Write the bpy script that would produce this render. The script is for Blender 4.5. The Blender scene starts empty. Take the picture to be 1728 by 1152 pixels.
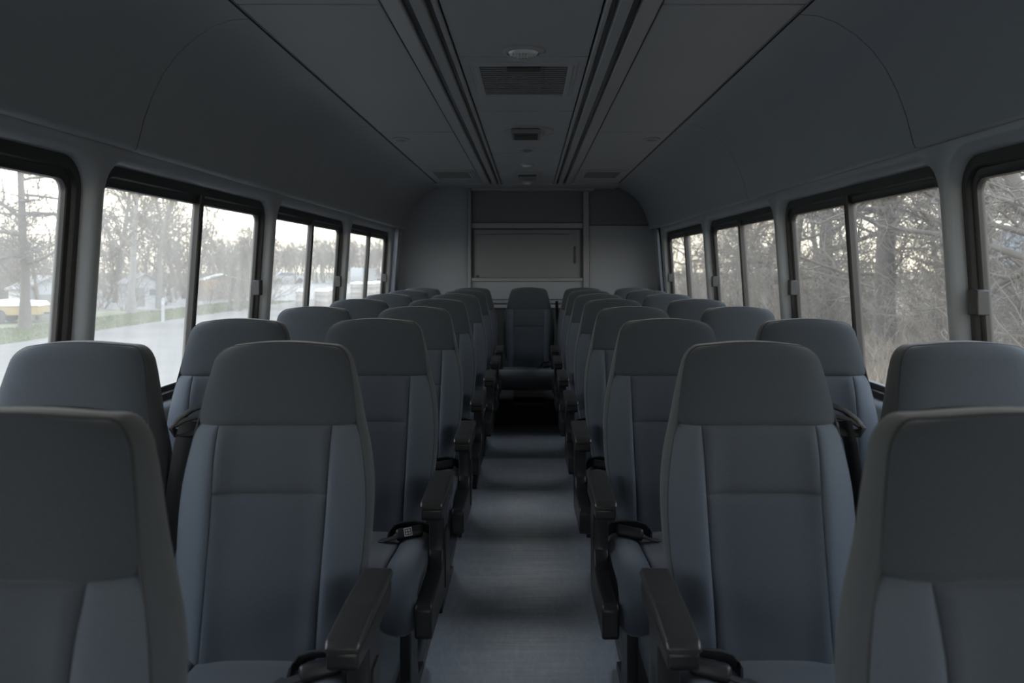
import bpy, bmesh, math, random
import numpy as np
from mathutils import Vector, Matrix

# ------------------------------------------------------------------ camera, sky, exposure
scene = bpy.context.scene
COL = scene.collection
CAMZ = 1.27
cam_d = bpy.data.cameras.new('camera')
cam = bpy.data.objects.new('camera', cam_d)
COL.objects.link(cam)
cam.location = (0.025, 0.0, CAMZ)
cam.rotation_euler = (math.radians(90), 0, 0)
cam_d.sensor_width = 36.0
cam_d.lens = 36.0 * 1300.0 / 1728.0
cam_d.shift_x = -31.0 / 1728.0
cam_d.shift_y = -126.0 / 1728.0
cam_d.clip_start = 0.02
cam_d.clip_end = 1000
cam_d.dof.use_dof = True
cam_d.dof.focus_distance = 2.7
cam_d.dof.aperture_fstop = 4.2
scene.camera = cam

world = bpy.data.worlds.new('sky')
scene.world = world
world.use_nodes = True
wn = world.node_tree
wn.nodes.clear()
w_out = wn.nodes.new('ShaderNodeOutputWorld')
w_bg = wn.nodes.new('ShaderNodeBackground')
w_tc = wn.nodes.new('ShaderNodeTexCoord')
w_sep = wn.nodes.new('ShaderNodeSeparateXYZ')
w_ramp = wn.nodes.new('ShaderNodeValToRGB')
wn.links.new(w_tc.outputs['Generated'], w_sep.inputs[0])
wn.links.new(w_sep.outputs['Z'], w_ramp.inputs[0])
wn.links.new(w_ramp.outputs[0], w_bg.inputs[0])
wn.links.new(w_bg.outputs[0], w_out.inputs[0])
cr = w_ramp.color_ramp
cr.elements[0].position = 0.0
cr.elements[0].color = (1.0, 0.90, 0.70, 1)
cr.elements[1].position = 1.0
cr.elements[1].color = (1.0, 1.16, 1.40, 1)
for p, c in ((0.10, (1.0, 0.95, 0.82, 1)), (0.30, (0.98, 1.01, 1.05, 1)), (0.60, (0.98, 1.08, 1.22, 1))):
    e = cr.elements.new(p)
    e.color = c
w_bg.inputs[1].default_value = 1.6

scene.view_settings.view_transform = 'Standard'
scene.view_settings.look = 'None'
scene.view_settings.gamma = 1.0
scene.view_settings.use_curve_mapping = False
scene.view_settings.exposure = 1.42
scene.cycles.max_bounces = 10
scene.cycles.diffuse_bounces = 6
scene.cycles.transparent_max_bounces = 16
scene.cycles.sample_clamp_indirect = 6.0

R = math.radians

# ------------------------------------------------------------------ materials
def new_mat(name):
    m = bpy.data.materials.new(name)
    m.use_nodes = True
    nt = m.node_tree
    nt.nodes.clear()
    out = nt.nodes.new('ShaderNodeOutputMaterial')
    return m, nt, out

def principled(name, col, rough=0.6, metallic=0.0, spec=0.5, sheen=0.0, noise_scale=None, noise_amt=0.0,
               bump_scale=None, bump=0.0, detail=3.0, coat=0.0):
    m, nt, out = new_mat(name)
    b = nt.nodes.new('ShaderNodeBsdfPrincipled')
    nt.links.new(b.outputs[0], out.inputs[0])
    b.inputs['Base Color'].default_value = (*col, 1)
    b.inputs['Roughness'].default_value = rough
    b.inputs['Metallic'].default_value = metallic
    b.inputs['Specular IOR Level'].default_value = spec
    if sheen:
        b.inputs['Sheen Weight'].default_value = sheen
        b.inputs['Sheen Roughness'].default_value = 0.5
    if coat:
        b.inputs['Coat Weight'].default_value = coat
        b.inputs['Coat Roughness'].default_value = 0.25
    tc = nt.nodes.new('ShaderNodeTexCoord')
    if noise_scale:
        n = nt.nodes.new('ShaderNodeTexNoise')
        n.inputs['Scale'].default_value = noise_scale
        n.inputs['Detail'].default_value = detail
        nt.links.new(tc.outputs['Object'], n.inputs['Vector'])
        mp = nt.nodes.new('ShaderNodeMapRange')
        mp.inputs['To Min'].default_value = 1 - noise_amt
        mp.inputs['To Max'].default_value = 1 + noise_amt
        nt.links.new(n.outputs['Fac'], mp.inputs['Value'])
        mx = nt.nodes.new('ShaderNodeMix')
        mx.data_type = 'RGBA'
        mx.blend_type = 'MULTIPLY'
        mx.inputs['Factor'].default_value = 1.0
        mx.inputs['A'].default_value = (*col, 1)
        nt.links.new(mp.outputs[0], mx.inputs['B'])
        nt.links.new(mx.outputs['Result'], b.inputs['Base Color'])
    if bump_scale:
        n2 = nt.nodes.new('ShaderNodeTexNoise')
        n2.inputs['Scale'].default_value = bump_scale
        n2.inputs['Detail'].default_value = 2.0
        nt.links.new(tc.outputs['Object'], n2.inputs['Vector'])
        bp = nt.nodes.new('ShaderNodeBump')
        bp.inputs['Strength'].default_value = bump
        bp.inputs['Distance'].default_value = 0.002
        nt.links.new(n2.outputs['Fac'], bp.inputs['Height'])
        nt.links.new(bp.outputs[0], b.inputs['Normal'])
    return m

def fabric(name, c1, c2, rough=0.95, sheen=0.25):
    """woven upholstery: fine two-thread weave with a slight melange"""
    m, nt, out = new_mat(name)
    b = nt.nodes.new('ShaderNodeBsdfPrincipled')
    nt.links.new(b.outputs[0], out.inputs[0])
    b.inputs['Roughness'].default_value = rough
    b.inputs['Specular IOR Level'].default_value = 0.2
    b.inputs['Sheen Weight'].default_value = sheen
    b.inputs['Sheen Roughness'].default_value = 0.45
    tc = nt.nodes.new('ShaderNodeTexCoord')
    w1 = nt.nodes.new('ShaderNodeTexWave')
    w1.wave_type = 'BANDS'
    w1.bands_direction = 'DIAGONAL'
    w1.inputs['Scale'].default_value = 140.0
    w1.inputs['Distortion'].default_value = 0.6
    nt.links.new(tc.outputs['Object'], w1.inputs['Vector'])
    n = nt.nodes.new('ShaderNodeTexNoise')
    n.inputs['Scale'].default_value = 420.0
    n.inputs['Detail'].default_value = 2.0
    nt.links.new(tc.outputs['Object'], n.inputs['Vector'])
    mx = nt.nodes.new('ShaderNodeMix')
    mx.data_type = 'RGBA'
    mx.inputs['A'].default_value = (*c1, 1)
    mx.inputs['B'].default_value = (*c2, 1)
    nt.links.new(n.outputs['Fac'], mx.inputs['Factor'])
    nt.links.new(mx.outputs['Result'], b.inputs['Base Color'])
    ad = nt.nodes.new('ShaderNodeMath')
    ad.operation = 'ADD'
    nt.links.new(w1.outputs['Fac'], ad.inputs[0])
    nt.links.new(n.outputs['Fac'], ad.inputs[1])
    bp = nt.nodes.new('ShaderNodeBump')
    bp.inputs['Strength'].default_value = 0.25
    bp.inputs['Distance'].default_value = 0.001
    nt.links.new(ad.outputs[0], bp.inputs['Height'])
    nt.links.new(bp.outputs[0], b.inputs['Normal'])
    return m

def glass_mat(name, dust_haze, tint=(0.97, 0.98, 0.98), dust_haze_col=(0.9, 0.89, 0.86)):
    """clear pane with a dusty film whose veil stands in for outdoor haze"""
    m, nt, out = new_mat(name)
    tr = nt.nodes.new('ShaderNodeBsdfTransparent')
    tr.inputs[0].default_value = (*tint, 1)
    gl = nt.nodes.new('ShaderNodeBsdfGlossy')
    gl.inputs['Roughness'].default_value = 0.02
    lw = nt.nodes.new('ShaderNodeLayerWeight')
    pw = nt.nodes.new('ShaderNodeMath')
    pw.operation = 'POWER'
    pw.inputs[1].default_value = 5.0
    nt.links.new(lw.outputs['Facing'], pw.inputs[0])
    fr = nt.nodes.new('ShaderNodeMath')
    fr.operation = 'MULTIPLY_ADD'
    fr.inputs[1].default_value = 0.5
    fr.inputs[2].default_value = 0.02
    nt.links.new(pw.outputs[0], fr.inputs[0])
    m1 = nt.nodes.new('ShaderNodeMixShader')
    nt.links.new(fr.outputs[0], m1.inputs[0])
    nt.links.new(tr.outputs[0], m1.inputs[1])
    nt.links.new(gl.outputs[0], m1.inputs[2])
    tl = nt.nodes.new('ShaderNodeBsdfTranslucent')
    tl.inputs[0].default_value = (*dust_haze_col, 1)
    tc = nt.nodes.new('ShaderNodeTexCoord')
    mpg = nt.nodes.new('ShaderNodeMapping')
    mpg.inputs['Scale'].default_value = (6, 6, 1.5)
    n = nt.nodes.new('ShaderNodeTexNoise')
    n.inputs['Scale'].default_value = 1.6
    n.inputs['Detail'].default_value = 6
    nt.links.new(tc.outputs['Object'], mpg.inputs[0])
    nt.links.new(mpg.outputs[0], n.inputs['Vector'])
    mp = nt.nodes.new('ShaderNodeMapRange')
    mp.inputs['From Min'].default_value = 0.3
    mp.inputs['From Max'].default_value = 0.7
    mp.inputs['To Min'].default_value = dust_haze * 0.75
    mp.inputs['To Max'].default_value = dust_haze * 1.25
    nt.links.new(n.outputs['Fac'], mp.inputs['Value'])
    m2 = nt.nodes.new('ShaderNodeMixShader')
    nt.links.new(mp.outputs[0], m2.inputs[0])
    nt.links.new(m1.outputs[0], m2.inputs[1])
    nt.links.new(tl.outputs[0], m2.inputs[2])
    nt.links.new(m2.outputs[0], out.inputs[0])
    return m

def ground_mat(name, c1, c2, scale, rough=0.95, c3=None):
    m, nt, out = new_mat(name)
    b = nt.nodes.new('ShaderNodeBsdfPrincipled')
    nt.links.new(b.outputs[0], out.inputs[0])
    b.inputs['Roughness'].default_value = rough
    b.inputs['Specular IOR Level'].default_value = 0.2
    tc = nt.nodes.new('ShaderNodeTexCoord')
    n = nt.nodes.new('ShaderNodeTexNoise')
    n.inputs['Scale'].default_value = scale
    n.inputs['Detail'].default_value = 8
    nt.links.new(tc.outputs['Object'], n.inputs['Vector'])
    rp = nt.nodes.new('ShaderNodeValToRGB')
    rp.color_ramp.elements[0].position = 0.35
    rp.color_ramp.elements[0].color = (*c1, 1)
    rp.color_ramp.elements[1].position = 0.65
    rp.color_ramp.elements[1].color = (*c2, 1)
    if c3:
        e = rp.color_ramp.elements.new(0.52)
        e.color = (*c3, 1)
    nt.links.new(n.outputs['Fac'], rp.inputs[0])
    nt.links.new(rp.outputs[0], b.inputs['Base Color'])
    return m

def floor_mat():
    """blue-grey vinyl, scuffed along the walkway, with a mid-aisle pool of light painted in"""
    m, nt, out = new_mat('floor_vinyl')
    b = nt.nodes.new('ShaderNodeBsdfPrincipled')
    nt.links.new(b.outputs[0], out.inputs[0])
    b.inputs['Specular IOR Level'].default_value = 0.5
    tc = nt.nodes.new('ShaderNodeTexCoord')
    def mapped(scale):
        mp = nt.nodes.new('ShaderNodeMapping')
        mp.inputs['Scale'].default_value = scale
        nt.links.new(tc.outputs['Object'], mp.inputs[0])
        return mp
    def noise(vec, sc, det=6, dist=0.0):
        n = nt.nodes.new('ShaderNodeTexNoise')
        n.inputs['Scale'].default_value = sc
        n.inputs['Detail'].default_value = det
        n.inputs['Distortion'].default_value = dist
        nt.links.new(vec, n.inputs['Vector'])
        return n.outputs['Fac']
    def rng(v, a, c, d, e):
        r = nt.nodes.new('ShaderNodeMapRange')
        r.inputs[1].default_value = a
        r.inputs[2].default_value = c
        r.inputs[3].default_value = d
        r.inputs[4].default_value = e
        nt.links.new(v, r.inputs[0])
        return r.outputs[0]
    def math_(op, a, c):
        q = nt.nodes.new('ShaderNodeMath')
        q.operation = op
        for i, v in enumerate((a, c)):
            if isinstance(v, (int, float)):
                q.inputs[i].default_value = v
            else:
                nt.links.new(v, q.inputs[i])
        return q.outputs[0]
    sep = nt.nodes.new('ShaderNodeSeparateXYZ')
    nt.links.new(tc.outputs['Object'], sep.inputs[0])
    ax = math_('ABSOLUTE', sep.outputs['X'], 0.0)
    lane = rng(ax, 0.05, 0.34, 1.0, 0.0)                    # walkway middle, where scuffs and the painted light pool lie
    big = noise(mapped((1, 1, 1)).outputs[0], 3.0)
    light_pool = math_('MULTIPLY', rng(sep.outputs['Y'], 2.0, 3.2, 0.30, 1.0), rng(sep.outputs['Y'], 3.6, 5.2, 1.0, 0.12))  # pool of light painted into the vinyl colour, fading along the aisle
    wear_pool = math_('MULTIPLY', math_('MULTIPLY', lane, light_pool), rng(big, 0.25, 0.60, 0.5, 1.25))
    streak = noise(mapped((3, 60, 1)).outputs[0], 1.0, 8, 0.4)
    streak2 = noise(mapped((26, 9, 1)).outputs[0], 1.0, 10, 2.0)
    vor = nt.nodes.new('ShaderNodeTexVoronoi')
    vor.feature = 'DISTANCE_TO_EDGE'
    vor.inputs['Scale'].default_value = 5.0
    dn = nt.nodes.new('ShaderNodeTexNoise')
    dn.inputs['Scale'].default_value = 7
    mxv = nt.nodes.new('ShaderNodeMix')
    mxv.data_type = 'VECTOR'
    mxv.inputs['Factor'].default_value = 0.35
    nt.links.new(tc.outputs['Object'], dn.inputs['Vector'])
    nt.links.new(tc.outputs['Object'], mxv.inputs[4])
    nt.links.new(dn.outputs['Color'], mxv.inputs[5])
    nt.links.new(mxv.outputs[1], vor.inputs['Vector'])
    scr = math_('MULTIPLY', rng(vor.outputs[0], 0.0, 0.006, 1.0, 0.0), rng(streak2, 0.5, 0.7, 0.0, 0.6))
    fac = math_('ADD', math_('MULTIPLY', wear_pool, rng(streak, 0.3, 0.7, 0.45, 1.0)), math_('MULTIPLY', scr, 0.5))
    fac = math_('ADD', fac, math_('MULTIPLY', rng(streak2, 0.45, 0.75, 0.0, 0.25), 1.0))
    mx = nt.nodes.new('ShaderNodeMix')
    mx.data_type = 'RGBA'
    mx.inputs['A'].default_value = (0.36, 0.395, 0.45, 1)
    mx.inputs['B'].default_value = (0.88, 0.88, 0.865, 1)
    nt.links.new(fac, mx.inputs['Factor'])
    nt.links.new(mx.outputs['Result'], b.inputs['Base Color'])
    nt.links.new(rng(fac, 0.0, 1.0, 0.30, 0.42), b.inputs['Roughness'])
    b.inputs['IOR'].default_value = 2.4
    bp = nt.nodes.new('ShaderNodeBump')
    bp.inputs['Strength'].default_value = 0.15
    bp.inputs['Distance'].default_value = 0.002
    nt.links.new(streak2, bp.inputs['Height'])
    nt.links.new(bp.outputs[0], b.inputs['Normal'])
    return m

M = {}
M['fabric_blue'] = fabric('fabric_blue_grey', (0.067, 0.082, 0.103), (0.093, 0.110, 0.134))
M['fabric_mid'] = fabric('fabric_mid_grey', (0.043, 0.052, 0.064), (0.060, 0.070, 0.084))
M['fabric_head'] = fabric('fabric_charcoal', (0.0350, 0.0425, 0.0510), (0.0500, 0.0590, 0.0695))
M['fabric_side'] = fabric('fabric_side_grey', (0.047, 0.0545, 0.0625), (0.066, 0.0745, 0.0835))
M['piping'] = principled('piping_thread', (0.035, 0.038, 0.042), 0.85)
M['plastic_black'] = principled('plastic_black', (0.019, 0.0195, 0.021), 0.36, spec=0.5, bump_scale=500, bump=0.12)
M['pad_black'] = principled('armrest_vinyl', (0.036, 0.0355, 0.035), 0.30, spec=0.5, bump_scale=420, bump=0.15)
M['shell_black'] = principled('seat_back_shell', (0.035, 0.037, 0.04), 0.5, bump_scale=300, bump=0.1)
M['webbing'] = principled('belt_webbing', (0.03, 0.031, 0.034), 0.75, bump_scale=700, bump=0.3)
M['buckle'] = principled('buckle_plastic', (0.018, 0.018, 0.020), 0.42)
M['label_white'] = principled('label_white', (0.62, 0.63, 0.64), 0.5)
M['label_ink'] = principled('label_ink', (0.05, 0.05, 0.06), 0.6)
M['liner'] = principled('wall_lining', (0.265, 0.292, 0.325), 0.33, noise_scale=2.0, noise_amt=0.05, bump_scale=260, bump=0.06)
M['cove'] = principled('cove_lining', (0.228, 0.25, 0.274), 0.62, noise_scale=2.2, noise_amt=0.06, bump_scale=260, bump=0.08)
M['ceil'] = principled('ceiling_lining', (0.262, 0.282, 0.302), 0.55, noise_scale=2.0, noise_amt=0.05, bump_scale=260, bump=0.05)
M['gap'] = principled('joint_dark', (0.03, 0.032, 0.035), 0.8)
M['rail'] = principled('ceiling_rail', (0.25, 0.268, 0.285), 0.45)
M['slot'] = principled('rail_slot', (0.045, 0.048, 0.055), 0.25)
M['rubber'] = principled('window_rubber', (0.016, 0.017, 0.019), 0.45, bump_scale=150, bump=0.05)
M['latch'] = principled('latch_grey', (0.022, 0.024, 0.027), 0.5, bump_scale=400, bump=0.1)
M['glass'] = glass_mat('window_glass', 0.078)
M['glass_r'] = glass_mat('window_glass_clean', 0.028)
M['wallback'] = principled('back_lining', (0.21, 0.235, 0.28), 0.6, noise_scale=2.5, noise_amt=0.05, bump_scale=260, bump=0.08)
M['wallback_dark'] = principled('back_lining_dark', (0.10, 0.107, 0.118), 0.65, noise_scale=2.5, noise_amt=0.05)
M['backtrim'] = principled('back_trim', (0.19, 0.208, 0.24), 0.45)
M['rear_pane'] = principled('rear_pane_frosted', (0.130, 0.150, 0.180), 0.4, noise_scale=3, noise_amt=0.08)
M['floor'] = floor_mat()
M['floor_side'] = principled('floor_side_vinyl', (0.13, 0.145, 0.165), 0.4, noise_scale=14, noise_amt=0.25)
M['carpet'] = principled('riser_carpet', (0.035, 0.037, 0.042), 0.95, noise_scale=60, noise_amt=0.25, bump_scale=300, bump=0.4)
M['metal'] = principled('trim_metal', (0.62, 0.61, 0.59), 0.4, metallic=0.9)
M['lens'] = principled('lamp_lens', (0.55, 0.57, 0.58), 0.12, spec=0.8, coat=0.6)
M['vent_dark'] = principled('vent_dark', (0.035, 0.037, 0.04), 0.6)
M['vent_slat'] = principled('vent_slat', (0.16, 0.172, 0.182), 0.5)
M['bark'] = principled('bark_grey', (0.10, 0.091, 0.080), 0.95, noise_scale=5, noise_amt=0.25)
M['bark_pale'] = principled('bark_pale', (0.17, 0.162, 0.15), 0.95, noise_scale=5, noise_amt=0.2)
M['twig'] = principled('twig_brown', (0.135, 0.116, 0.095), 0.95, noise_scale=2, noise_amt=0.2)
M['bark_dark'] = principled('bark_dark', (0.060, 0.054, 0.048), 0.95, noise_scale=5, noise_amt=0.25)
M['straw'] = principled('dry_grass', (0.175, 0.14, 0.10), 0.95, noise_scale=3, noise_amt=0.3)
M['grass'] = principled('verge_grass_blades', (0.095, 0.11, 0.055), 0.95, noise_scale=2, noise_amt=0.3)
M['ground_l'] = ground_mat('verge_soil', (0.085, 0.095, 0.055), (0.15, 0.148, 0.10), 0.35, c3=(0.115, 0.12, 0.075))
M['ground_r'] = ground_mat('leaf_litter', (0.11, 0.085, 0.06), (0.22, 0.18, 0.13), 0.9, c3=(0.165, 0.132, 0.095))
M['road'] = ground_mat('pale_asphalt', (0.085, 0.080, 0.073), (0.125, 0.119, 0.110), 0.25, c3=(0.105, 0.100, 0.092))
M['white_paint'] = principled('white_paint', (0.30, 0.315, 0.33), 0.6, noise_scale=2, noise_amt=0.06)
M['barrel'] = principled('barrel_pale', (0.30, 0.28, 0.25), 0.6)
M['barrel_top'] = principled('barrel_top', (0.62, 0.62, 0.60), 0.5)
M['roof_grey'] = principled('roof_felt', (0.17, 0.17, 0.165), 0.9, noise_scale=6, noise_amt=0.2)
M['yellow'] = principled('yellow_paint', (0.28, 0.215, 0.09), 0.5)
M['orange'] = principled('orange_paint', (0.30, 0.18, 0.085), 0.6)
M['tyre'] = principled('tyre_rubber', (0.04, 0.04, 0.04), 0.8)
M['car_glass'] = principled('car_glass', (0.10, 0.12, 0.14), 0.15)
M['silver'] = principled('silver_paint', (0.38, 0.42, 0.48), 0.35)
M['brick_tan'] = principled('tan_board', (0.20, 0.165, 0.13), 0.8)

# ------------------------------------------------------------------ helpers
def link(o, parent=None):
    COL.objects.link(o)
    if parent is not None:
        o.parent = parent
    return o

def tag(o, label=None, cat=None, group=None, kind=None):
    if label: o['label'] = label
    if cat: o['category'] = cat
    if group: o['group'] = group
    if kind: o['kind'] = kind
    return o

def empty(name, loc=(0, 0, 0), rz=0.0):
    o = bpy.data.objects.new(name, None)
    o.empty_display_size = 0.1
    o.location = loc
    o.rotation_euler = (0, 0, rz)
    return link(o)

class MB:
    """collects pieces of ONE mesh"""
    def __init__(s):
        s.v = []
        s.f = []
        s.flat = False
    def add(s, vs, fs):
        b = len(s.v)
        s.v.extend([tuple(p) for p in vs])
        s.f.extend([tuple(i + b for i in f) for f in fs])
        return s
    def grid(s, pts, close_u=False, close_v=False, flip=False):
        """pts[i][j]"""
        nu, nv = len(pts), len(pts[0])
        vs = [p for row in pts for p in row]
        fs = []
        for i in range(nu if close_u else nu - 1):
            for j in range(nv if close_v else nv - 1):
                a = i * nv + j
                b = ((i + 1) % nu) * nv + j
                c = ((i + 1) % nu) * nv + (j + 1) % nv
                d = i * nv + (j + 1) % nv
                fs.append((a, d, c, b) if flip else (a, b, c, d))
        return s.add(vs, fs)
    def box(s, x0, x1, y0, y1, z0, z1, bev=0.0, seg=2):
        s.flat = True
        bm = bmesh.new()
        bmesh.ops.create_cube(bm, size=1.0)
        for v in bm.verts:
            v.co = Vector(((x0 + x1) / 2 + v.co.x * (x1 - x0), (y0 + y1) / 2 + v.co.y * (y1 - y0), (z0 + z1) / 2 + v.co.z * (z1 - z0)))
        if bev > 0:
            bmesh.ops.bevel(bm, geom=bm.edges[:], offset=bev, segments=seg, profile=0.5, affect='EDGES')
        return s.bm(bm)
    def bm(s, bm, mat=None):
        bm.verts.index_update()
        vs = [(mat @ v.co if mat else v.co.copy()) for v in bm.verts]
        fs = [tuple(v.index for v in f.verts) for f in bm.faces]
        bm.free()
        return s.add([tuple(v) for v in vs], fs)
    def prism(s, poly, axis, a, b, bev=0.0, seg=2):
        """poly = list of 2-D points, extruded along axis from a to b. axis 'x': poly=(y,z); 'y': poly=(x,z); 'z': poly=(x,y)"""
        s.flat = True
        bm = bmesh.new()
        def P(p, t):
            if axis == 'x': return (t, p[0], p[1])
            if axis == 'y': return (p[0], t, p[1])
            return (p[0], p[1], t)
        va = [bm.verts.new(P(p, a)) for p in poly]
        vb = [bm.verts.new(P(p, b)) for p in poly]
        bm.faces.new(va)
        bm.faces.new(vb[::-1])
        n = len(poly)
        for i in range(n):
            bm.faces.new((va[i], vb[i], vb[(i + 1) % n], va[(i + 1) % n]))
        bmesh.ops.recalc_face_normals(bm, faces=bm.faces[:])
        if bev > 0:
            bmesh.ops.bevel(bm, geom=bm.edges[:], offset=bev, segments=seg, profile=0.5, affect='EDGES')
        return s.bm(bm)
    def tube(s, pts, rad, sides=8, cap=True, flat=None):
        """tube along pts; rad number or list; flat=(w,t) gives a ribbon section instead"""
        P = [Vector(p) for p in pts]
        n = len(P)
        rad = [rad] * n if not hasattr(rad, '__len__') else rad
        up = Vector((0.13, 0.27, 0.95)).normalized()
        rings = []
        for i in range(n):
            t = (P[min(i + 1, n - 1)] - P[max(i - 1, 0)]).normalized()
            a = t.cross(up)
            if a.length < 1e-4:
                a = t.cross(Vector((1, 0, 0)))
            a.normalize()
            b = t.cross(a).normalized()
            up = -b if (-b).dot(up) > 0 else b
            ring = []
            for k in range(sides):
                an = 2 * math.pi * k / sides
                if flat:
                    c, d = math.cos(an), math.sin(an)
                    sx = math.copysign(abs(c) ** 0.4, c) * flat[0] / 2
                    sy = math.copysign(abs(d) ** 0.4, d) * flat[1] / 2
                    ring.append(P[i] + a * sx + b * sy)
                else:
                    ring.append(P[i] + (a * math.cos(an) + b * math.sin(an)) * rad[i])
            rings.append([tuple(q) for q in ring])
        s.grid(rings, close_v=True)
        if cap:
            s.add(rings[0], [tuple(range(sides))])
            s.add(rings[-1], [tuple(range(sides))[::-1]])
        return s
    def lathe(s, prof, cx=0, cy=0, seg=24, sx=1.0, sy=1.0, cap_end=True):
        """prof = [(r,z)]"""
        rows = [[(cx + r * sx * math.cos(2 * math.pi * k / seg), cy + r * sy * math.sin(2 * math.pi * k / seg), z) for k in range(seg)] for r, z in prof]
        s.grid(rows, close_v=True)
        if cap_end:
            s.add(rows[0], [tuple(range(seg))])
            s.add(rows[-1], [tuple(range(seg))[::-1]])
        return s
    def mesh(s, name, mat, smooth=True, angle=40):
        me = bpy.data.meshes.new(name)
        me.from_pydata(s.v, [], s.f)
        bm = bmesh.new()
        bm.from_mesh(me)
        bmesh.ops.remove_doubles(bm, verts=bm.verts[:], dist=1e-6)
        bmesh.ops.recalc_face_normals(bm, faces=bm.faces[:])
        bm.to_mesh(me)
        bm.free()
        if smooth:
            me.shade_smooth()
            me.set_sharp_from_angle(angle=R(angle))
            if s.flat:
                for p in me.polygons:
                    if max(abs(c) for c in p.normal) > .9999:
                        p.use_smooth = False
        me.materials.append(mat)
        return me
    def build(s, name, mat, parent=None, smooth=True, angle=40):
        return link(bpy.data.objects.new(name, s.mesh(name, mat, smooth, angle)), parent)

def inst(name, me, parent=None):
    return link(bpy.data.objects.new(name, me), parent)

def sstep(a, b, x):
    t = min(1.0, max(0.0, (x - a) / (b - a)))
    return t * t * (3 - 2 * t)

def interp(x, pts):
    return float(np.interp(x, [p[0] for p in pts], [p[1] for p in pts]))

# ------------------------------------------------------------------ the bus shell
CEIL = 2.02
Y_FRONT, Y_BACK = -2.30, 7.35
COVE = [(0.822, 2.016), (0.875, 2.012), (0.93, 1.992), (0.985, 1.957), (1.035, 1.912), (1.078, 1.853), (1.112, 1.785), (1.137, 1.715), (1.152, 1.655), (1.158, 1.632)]

def wall_x(z):
    return 1.25 - 0.055 * (z - 0.84) / 0.80

WINDOWS = [(-0.88, 0.60), (0.68, 2.17), (2.25, 3.67), (3.76, 5.20), (5.30, 6.84)]
CELLS = [(-0.95, 0.64), (0.64, 2.21), (2.21, 3.715), (3.715, 5.25), (5.25, 6.95)]
WZ0, WZ1, WR = 0.79, 1.575, 0.095

def rrect(y0, y1, z0, z1, r, n=8):
    pts = []
    for cy, cz, a0 in ((y1 - r, z1 - r, 0), (y0 + r, z1 - r, 90), (y0 + r, z0 + r, 180), (y1 - r, z0 + r, 270)):
        for k in range(n + 1):
            a = R(a0 + 90 * k / n)
            pts.append((cy + r * math.cos(a), cz + r * math.sin(a)))
    return pts

def cell_ring(cell, ring, zb, zt, n=8):
    y0, y1 = cell
    out = []
    corners = ((y1, zt), (y0, zt), (y0, zb), (y1, zb))
    for c in range(4):
        Y, Z = corners[c]
        a, b = ring[c * (n + 1)], ring[c * (n + 1) + n]
        h = n // 2
        for k in range(n + 1):
            if c % 2 == 0:      # starts on the y side, ends on the z side
                out.append((Y, a[1] + (Z - a[1]) * k / h) if k <= h else (Y + (b[0] - Y) * (k - h) / h, Z))
            else:
                out.append((a[0] + (Y - a[0]) * k / h, Z) if k <= h else (Y, Z + (b[1] - Z) * (k - h) / h))
    return out

def build_wall(sign, name, label):
    mb = MB()
    ZB, ZT = 0.66, 1.70
    for win, cell in zip(WINDOWS, CELLS):
        y0, y1 = win
        loops = []
        base = rrect(y0 - .03, y1 + .03, WZ0 - .03, WZ1 + .03, WR + .03)
        loops.append([(sign * wall_x(z), y, z) for y, z in cell_ring(cell, base, ZB, ZT)])
        for o, d in ((.030, 0), (.029, .0002), (.020, .0025), (.011, .009), (.004, .019), (0, .031), (-.003, .060)):
            loops.append([(sign * (wall_x(z) + d), y, z) for y, z in rrect(y0 - o, y1 + o, WZ0 - o, WZ1 + o, WR + o)])
        mb.grid(loops, close_v=True, flip=sign > 0)
    def strip(ya, yb, za, zb_, xa=None, xb=None):
        xa = wall_x(za) if xa is None else xa
        xb = wall_x(zb_) if xb is None else xb
        mb.add([(sign * xa, ya, za), (sign * xa, yb, za), (sign * xb, yb, zb_), (sign * xb, ya, zb_)], [(0, 1, 2, 3)])
    strip(Y_FRONT, CELLS[0][0], ZB, ZT)
    strip(CELLS[-1][1], Y_BACK, ZB, ZT)
    strip(Y_FRONT, Y_BACK, 0.0, ZB, 1.262, wall_x(ZB))
    o = mb.build(name, M['liner'], angle=50)
    return tag(o, label, 'wall', kind='structure')

build_wall(-1, 'wall_left', 'grey moulded side wall lining with rounded window openings facing the road')
build_wall(1, 'wall_right', 'grey moulded side wall lining with rounded window openings facing the thicket')

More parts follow.
